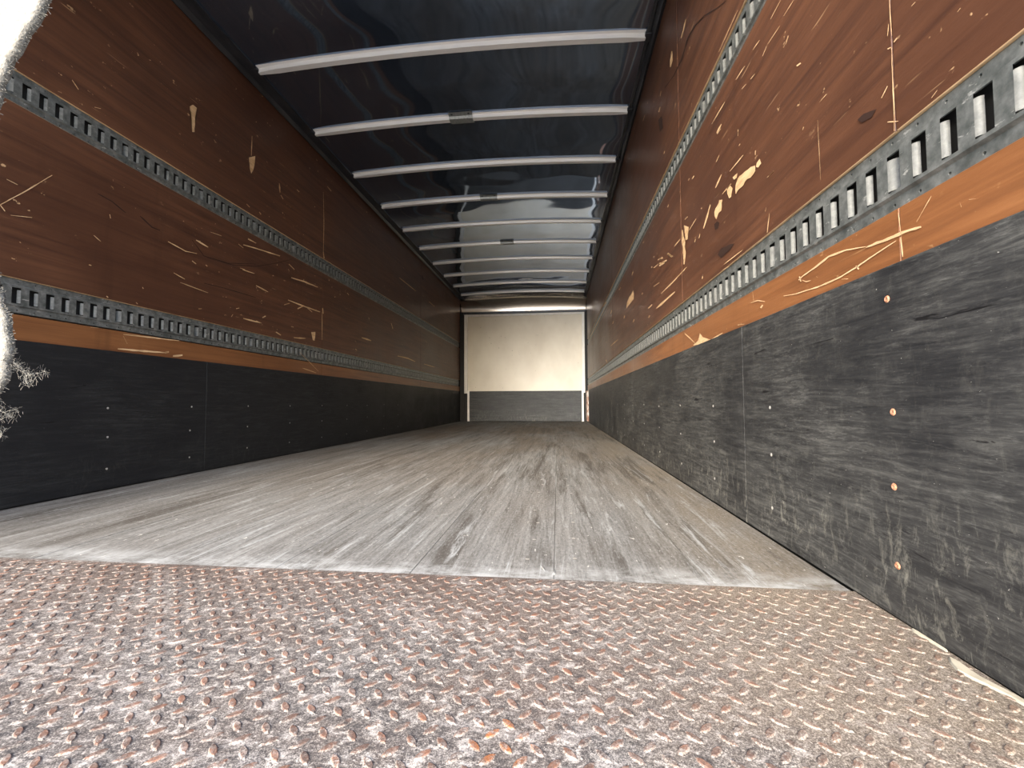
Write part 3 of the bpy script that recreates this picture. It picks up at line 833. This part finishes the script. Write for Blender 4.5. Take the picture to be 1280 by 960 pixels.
# ------------------------------------------------------------------ roof sheet between the bows
BOW0, BOWP, NB = 2.353, 0.6096, 10
def arch(x):
    return 0.042 * (1 - (x / WX) ** 2)
ZR = 2.386
def roof_z(x, y):
    t = (y - BOW0) / BOWP
    k = math.floor(t); f = t - k
    env = math.sin(math.pi * f) ** 2
    q = mnoise.noise(Vector((x * 1.3 + k * 7.3, k * 3.1, 0.4))) * 0.013 + mnoise.noise(Vector((x * 2.9 + k * 1.7, y * 3.0, 5.1))) * 0.006
    return ZR + arch(x) + env * (q - 0.004) 
vs, fs = [], []
NX, y_end = 64, 8.02
NY = int((y_end - YO) / 0.0381)
for j in range(NY + 1):
    y = YO + (y_end - YO) * j / NY
    for i in range(NX + 1):
        x = -WX - .03 + (2 * WX + .06) * i / NX
        vs.append((x, y, roof_z(x, y)))
for j in range(NY):
    for i in range(NX):
        a = j * (NX + 1) + i
        fs.append((a, a + 1, a + NX + 2, a + NX + 1))
ceil = structure(mesh_obj('ceiling', vs, fs, M['roof'], None, True), 'shiny dark aluminium roof sheet buckled between the bows')

ORD = ['first', 'second', 'third', 'fourth', 'fifth', 'sixth', 'seventh', 'eighth', 'ninth', 'last']
XR, XL = 1.168, -1.120
for k in range(NB):
    y = BOW0 + k * BOWP
    root = empty('roof_bow', (0, y, 2.36))
    extra = {1: ' carrying a splice clip', 3: ' carrying a splice clip', 5: ' carrying a splice clip'}.get(k, '')
    place = {0: 'roof bow nearest the door, widest and highest in view', 9: 'roof bow farthest in, next to the rounded front corner'}.get(k, ORD[k] + ' roof bow counted from the door' + extra)
    tag(root, 'pale steel ' + place, 'roof bow', 'roof bows across the ceiling')
    # hat section: flange, web, flat crown, web, flange
    prof = [(-.036, .0245), (-.020, .0245), (-.017, .0), (.017, .0), (.020, .0245), (.036, .0245)]
    vs, fs = [], []
    n_ = 40
    for i in range(n_ + 1):
        x = XL + (XR - XL) * i / n_
        e = min(i, n_ - i)
        pinch = 1.0 if e > 1 else (.55 + .22 * e)
        for (u, z) in prof:
            vs.append((x, u * (pinch if abs(u) < .03 else 1), arch(x) - .0005 + z))
    for i in range(n_):
        for j in range(5):
            a = i * 6 + j
            fs.append((a, a + 1, a + 7, a + 6))
    link_me = mesh_obj('bow_section', vs, fs, M['bow'], root)
    sol = link_me.modifiers.new('thick', 'SOLIDIFY'); sol.thickness = .0015
    for ex in (XL, XR):                        # riveted end shoe
        sx = 1 if ex > 0 else -1
        bx0, bx1 = sorted((ex - sx * .004, ex + sx * .03))
        box('end_shoe', (bx0, bx1, -.03, .03, arch(ex) + .006, arch(ex) + .022), M['rail_dark'], root, .002)
    if k in (1, 3, 5):
        xc = {1: -.005, 3: .0, 5: .04}[k]
        hw = {1: .085, 3: .085, 5: .085}[k]
        vs, fs = [], []
        pr = [(-.062, .018), (-.028, .015), (-.022, -.003), (.022, -.003), (.028, .015), (.062, .018)]
        zc = arch(xc)
        for i, x in enumerate((xc - hw, xc + hw)):
            for (u, z) in pr: vs.append((x, u, zc + z))
        for j in range(5): fs.append((j, j + 1, j + 7, j + 6))
        cl = mesh_obj('splice_clip', vs, fs, M['zinc'], root)
        so = cl.modifiers.new('thick', 'SOLIDIFY'); so.thickness = .002
        for dx in (-hw * .72, hw * .72):
            box('clip_bolt', (xc + dx - .007, xc + dx + .007, -.052, -.040, zc + .012, zc + .022), M['rail_dark'], cl, .001)

# ------------------------------------------------------------------ roof side rails
def prism(name, prof, y0, y1, mat, parent=None):
    vs = [(x, y0, z) for x, z in prof] + [(x, y1, z) for x, z in prof]
    k = len(prof)
    fs = [(i, (i + 1) % k, k + (i + 1) % k, k + i) for i in range(k)] + [tuple(range(k)), tuple(range(2 * k - 1, k - 1, -1))]
    o = mesh_obj(name, vs, fs, mat, parent)
    bm = bmesh.new(); bm.from_mesh(o.data); bmesh.ops.recalc_face_normals(bm, faces=bm.faces[:]); bm.to_mesh(o.data); bm.free()
    return o
prism('x', [(0, 0), (0, 1), (1, 1)], 0, 1, M['cavity']); bpy.data.objects.remove(bpy.data.objects['x'], do_unlink=True)
for i, s in enumerate((1, -1)):
    inner = 1.172 if s > 0 else 1.126
    pr = [(s * (WX + .03), 2.381), (s * (WX - .008), 2.372), (s * (WX - .016), 2.362), (s * (WX - .024), 2.372), (s * (WX - .036), 2.384), (s * (WX - .042), 2.376), (s * inner, 2.378), (s * inner, 2.402), (s * (WX + .03), 2.402)]
    structure(prism('trim_%d' % (i + 1), pr, YO, 8.2, M['rail_dark']), 'dark grooved roof rail along the top of the %s wall' % SIDE[s])

# ------------------------------------------------------------------ front wall
wf = structure(box('wall_front', (-WX - .06, WX + .06, YF, YF + .06, -0.14, 2.50), M['cavity']), 'cream painted front wall with a black kick panel')
box('cream_panel', (-1.095, 1.150, YF - .020, YF, 0.586, 2.075), M['cream'], wf, .002)
box('kick_panel', (-1.095, 1.150, YF - .026, YF, 0.003, 0.586), M['kick'], wf, .002)
box('header_strip', (-1.095, 1.150, YF - .045, YF, 2.055, 2.095), M['white'], wf, .003)
box('header_angle', (-1.165, 1.205, YF - .075, YF, 2.095, 2.135), M['rail_dark'], wf, .003)
for (x0, x1) in ((-1.150, -1.085), (1.140, 1.190)):
    box('corner_post', (x0, x1, YF - .050, YF, 0.545, 2.095), M['white'], wf, .003)
for (x0, x1) in ((-1.088, -1.048), (1.125, 1.160)):
    box('lower_post', (x0, x1, YF - .045, YF, 0.0, 0.60), M['white'], wf, .003)
# side returns beyond the plywood
box('corner_return', (-WX - .02, -1.150, YF - .03, YF, 0, 2.14), M['cavity'], wf, .002)
box('corner_return', (1.190, WX + .02, YF - .03, YF, 0, 2.14), M['cavity'], wf, .002)
box('rusty_corner_plate', (1.195, WX + .010, 7.90, 8.24, 0.02, 0.57), M['rusty'], walls[1], .002)
# rounded front roof corner
vs, fs = [], []
R_ = .24; n_ = 14
for i in range(n_ + 1):
    t = i / n_ * math.pi / 2
    for j in range(25):
        x = -WX - .02 + (2 * WX + .04) * j / 24
        e = arch(x) * math.cos(t) ** 2
        vs.append((x, YF - R_ + R_ * math.sin(t) * 1.0, 2.392 - R_ + R_ * math.cos(t) + e))
for i in range(n_):
    for j in range(24):
        a = i * 25 + j
        fs.append((a, a + 1, a + 26, a + 25))
cap = structure(mesh_obj('trim_3', vs, fs, M['nose'], None, True), 'polished rounded metal corner between roof and front wall')
structure(box('trim_4', (-WX - .06, WX + .06, 7.98, YF + .06, 2.46, 2.50), M['skin']), 'outer front roof edge')

# ------------------------------------------------------------------ rear portal frame (behind the field of view)
structure(box('trim_5', (-WX - .06, WX + .06, YO - .06, YO, 2.30, 2.52), M['skin'], None, .004), 'white rear header beam over the door opening')
structure(box('trim_6', (WX - .03, WX + .06, YO - .06, YO, -.14, 2.30), M['skin'], None, .004), 'white rear post right of the door opening')
structure(box('trim_7', (-WX - .06, -WX + .03, YO - .06, YO, -.14, 2.30), M['skin'], None, .004), 'white rear post left of the door opening')
structure(box('trim_8', (-WX - .06, WX + .06, YO - .06, YO, -.30, -.001), M['galv'], None, .004), 'steel rear sill beam below the tread plate')

# ------------------------------------------------------------------ peeled caulk along the right wall base
def caulk(label, pts, h):
    vs, fs = [], []
    for (x0, x1, y) in pts:
        vs += [(x0, y, .0012), (x0 + .002, y, h), (x1 - .001, y, h * 1.15), (x1, y, .0012)]
    for i in range(len(pts) - 1):
        for j in range(3):
            a = i * 4 + j
            fs.append((a, a + 1, a + 5, a + 4))
    fs.append((0, 1, 2, 3)); e = len(vs) - 4; fs.append((e + 3, e + 2, e + 1, e))
    tag(mesh_obj('caulk_strip', vs, fs, M['caulk']), label, 'caulk strip', 'caulk peeled from the right wall joint')
caulk('long cream strip of peeled caulk on the rusty plate against the right wall',
      [(1.210, 1.213, .676), (1.203, 1.216, .665), (1.197, 1.214, .648), (1.200, 1.214, .632), (1.208, 1.219, .612), (1.213, 1.223, .596), (1.215, 1.226, .575), (1.213, 1.226, .54), (1.214, 1.226, .47)], .004)
caulk('short cream chip of peeled caulk at the foot of the right kick panel',
      [(1.221, 1.224, .754), (1.219, 1.225, .747), (1.219, 1.225, .736), (1.221, 1.225, .715), (1.222, 1.225, .695)], .004)

# ------------------------------------------------------------------ frayed white strap hanging in the doorway
strap = empty('hanging_strap', (0.36, 0.285, 2.30))
tag(strap, 'frayed white webbing strap hanging in the doorway at the left edge', 'strap')
def spline(pts, n):
    out = []
    P = [Vector(p) for p in pts]
    P = [P[0] * 2 - P[1]] + P + [P[-1] * 2 - P[-2]]
    for i in range(1, len(P) - 2):
        for k in range(n):
            t = k / n
            a, b, c, d = P[i - 1], P[i], P[i + 1], P[i + 2]
            out.append(.5 * ((2 * b) + (c - a) * t + (2 * a - 5 * b + 4 * c - d) * t * t + (3 * b - a - 3 * c + d) * t ** 3))
    out.append(P[-2])
    return out
cl = spline([(.36, .285, 2.31), (.355, .28, 1.6), (.340, .275, 1.0), (.312, .27, .76), (.272, .27, .677), (.237, .27, .618), (.222, .272, .56), (.222, .272, .50), (.236, .27, .447), (.250, .27, .405), (.243, .27, .365)], 8)
HW, TH = .0255, .0016
vs, fs = [], []
edges = []
for i, p in enumerate(cl):
    t = (cl[min(i + 1, len(cl) - 1)] - cl[max(i - 1, 0)]).normalized()
    nrm = Vector((0, 1, 0)); side = t.cross(nrm).normalized()
    wgt = 1.0 if i < len(cl) - 5 else (1.0, .95, .85, .65, .35)[i - (len(cl) - 5)]
    ripple = .0012 * math.sin(i * 2.1)
    a, b = p + side * (HW * wgt + ripple), p - side * (HW * wgt + ripple)
    edges.append((a, b, side))
    for q in (-1, -.82, 0, .82, 1):
        pt = p + side * (HW * wgt + ripple) * q
        th = TH * (1.7 if abs(q) > .8 else 1)
        vs += [pt + nrm * th, pt - nrm * th]
k = 10
for i in range(len(cl) - 1):
    b = i * k
    for j in range(4):
        fs.append((b + 2 * j, b + 2 * j + 2, b + k + 2 * j + 2, b + k + 2 * j))
        fs.append((b + 2 * j + 1, b + k + 2 * j + 1, b + k + 2 * j + 3, b + 2 * j + 3))
    fs.append((b, b + k, b + k + 1, b + 1)); fs.append((b + 8, b + 9, b + k + 9, b + k + 8))
child_of(mesh_obj('webbing', vs, fs, M['web'], None, True), strap)
# fuzz standing off both edges
fv, ff = [], []
def hair(pts, r):
    for i in range(len(pts) - 1):
        a, b = pts[i], pts[i + 1]
        d = (b - a).normalized(); u = d.orthogonal().normalized(); w = d.cross(u)
        k = len(fv)
        for q in (a, b):
            for t in range(3):
                an = t * 2.0944
                fv.append(q + (u * math.cos(an) + w * math.sin(an)) * r)
        for t in range(3):
            ff.append((k + t, k + (t + 1) % 3, k + 3 + (t + 1) % 3, k + 3 + t))
for i in range(len(edges) - 1):
    if edges[i][0].z > 1.0: continue
    ln = (edges[i + 1][0] - edges[i][0]).length
    for sd, sg in ((0, 1), (1, -1)):
        for q in range(int(ln / .00045) + 4):
            t = rnd.random()
            p = edges[i][sd].lerp(edges[i + 1][sd], t) - edges[i][2] * sg * .001 + Vector((0, rnd.uniform(-.002, .002), 0))
            dr = (edges[i][2] * sg + Vector((rnd.uniform(-.7, .7), rnd.uniform(-.6, .6), rnd.uniform(-.7, .7)))).normalized()
            L_ = rnd.uniform(.0012, .0038)
            hair([p, p + dr * L_ * .6, p + dr * L_ + Vector((rnd.uniform(-1, 1), rnd.uniform(-1, 1), rnd.uniform(-1, 1))) * .0008], .00022)
o = child_of(mesh_obj('edge_fuzz', fv, ff, M['web']), strap); o['kind'] = 'stuff'
# long loose threads at the frayed end
fv, ff = [], []
TH_ = [[[0.2643, 0.272, 0.3996], [0.2748, 0.272, 0.3918], [0.2817, 0.272, 0.3888], [0.2907, 0.272, 0.3817], [0.292, 0.272, 0.3811]], [[0.266, 0.272, 0.3937], [0.273, 0.272, 0.3889], [0.2811, 0.272, 0.3865], [0.2866, 0.272, 0.3829], [0.2875, 0.272, 0.3794]], [[0.2713, 0.272, 0.3948], [0.2782, 0.272, 0.3906], [0.2838, 0.272, 0.3864], [0.2892, 0.272, 0.3852]], [[0.284, 0.272, 0.3818], [0.2952, 0.272, 0.3834], [0.3031, 0.272, 0.385]], [[0.2622, 0.272, 0.3644], [0.2681, 0.272, 0.3557], [0.2747, 0.272, 0.3568], [0.2813, 0.272, 0.3574]], [[0.2611, 0.272, 0.3598], [0.267, 0.272, 0.3504], [0.2723, 0.272, 0.3522], [0.279, 0.272, 0.3516]], [[0.2585, 0.272, 0.382], [0.2659, 0.272, 0.3469], [0.2689, 0.272, 0.3412], [0.2678, 0.272, 0.3365]], [[0.2854, 0.272, 0.3818], [0.2883, 0.272, 0.3759], [0.2862, 0.272, 0.3783]]]
for p in TH_:
    sp_ = spline([Vector(q) for q in p], 5)
    hair(sp_, .00013)
    for _ in range(45):
        j = rnd.randrange(1, len(sp_))
        a = sp_[j] + Vector((rnd.uniform(-1, 1), rnd.uniform(-1, 1), rnd.uniform(-1, 1))) * .0022
        d = Vector((rnd.uniform(-.2, 1), rnd.uniform(-.5, .5), rnd.uniform(-.8, .8))).normalized() * rnd.uniform(.0015, .0045)
        hair([a, a + d * .6, a + d + Vector((0, 0, rnd.uniform(-.002, .002)))], .00006)
o = child_of(mesh_obj('loose_threads', fv, ff, M['web']), strap); o['kind'] = 'stuff'
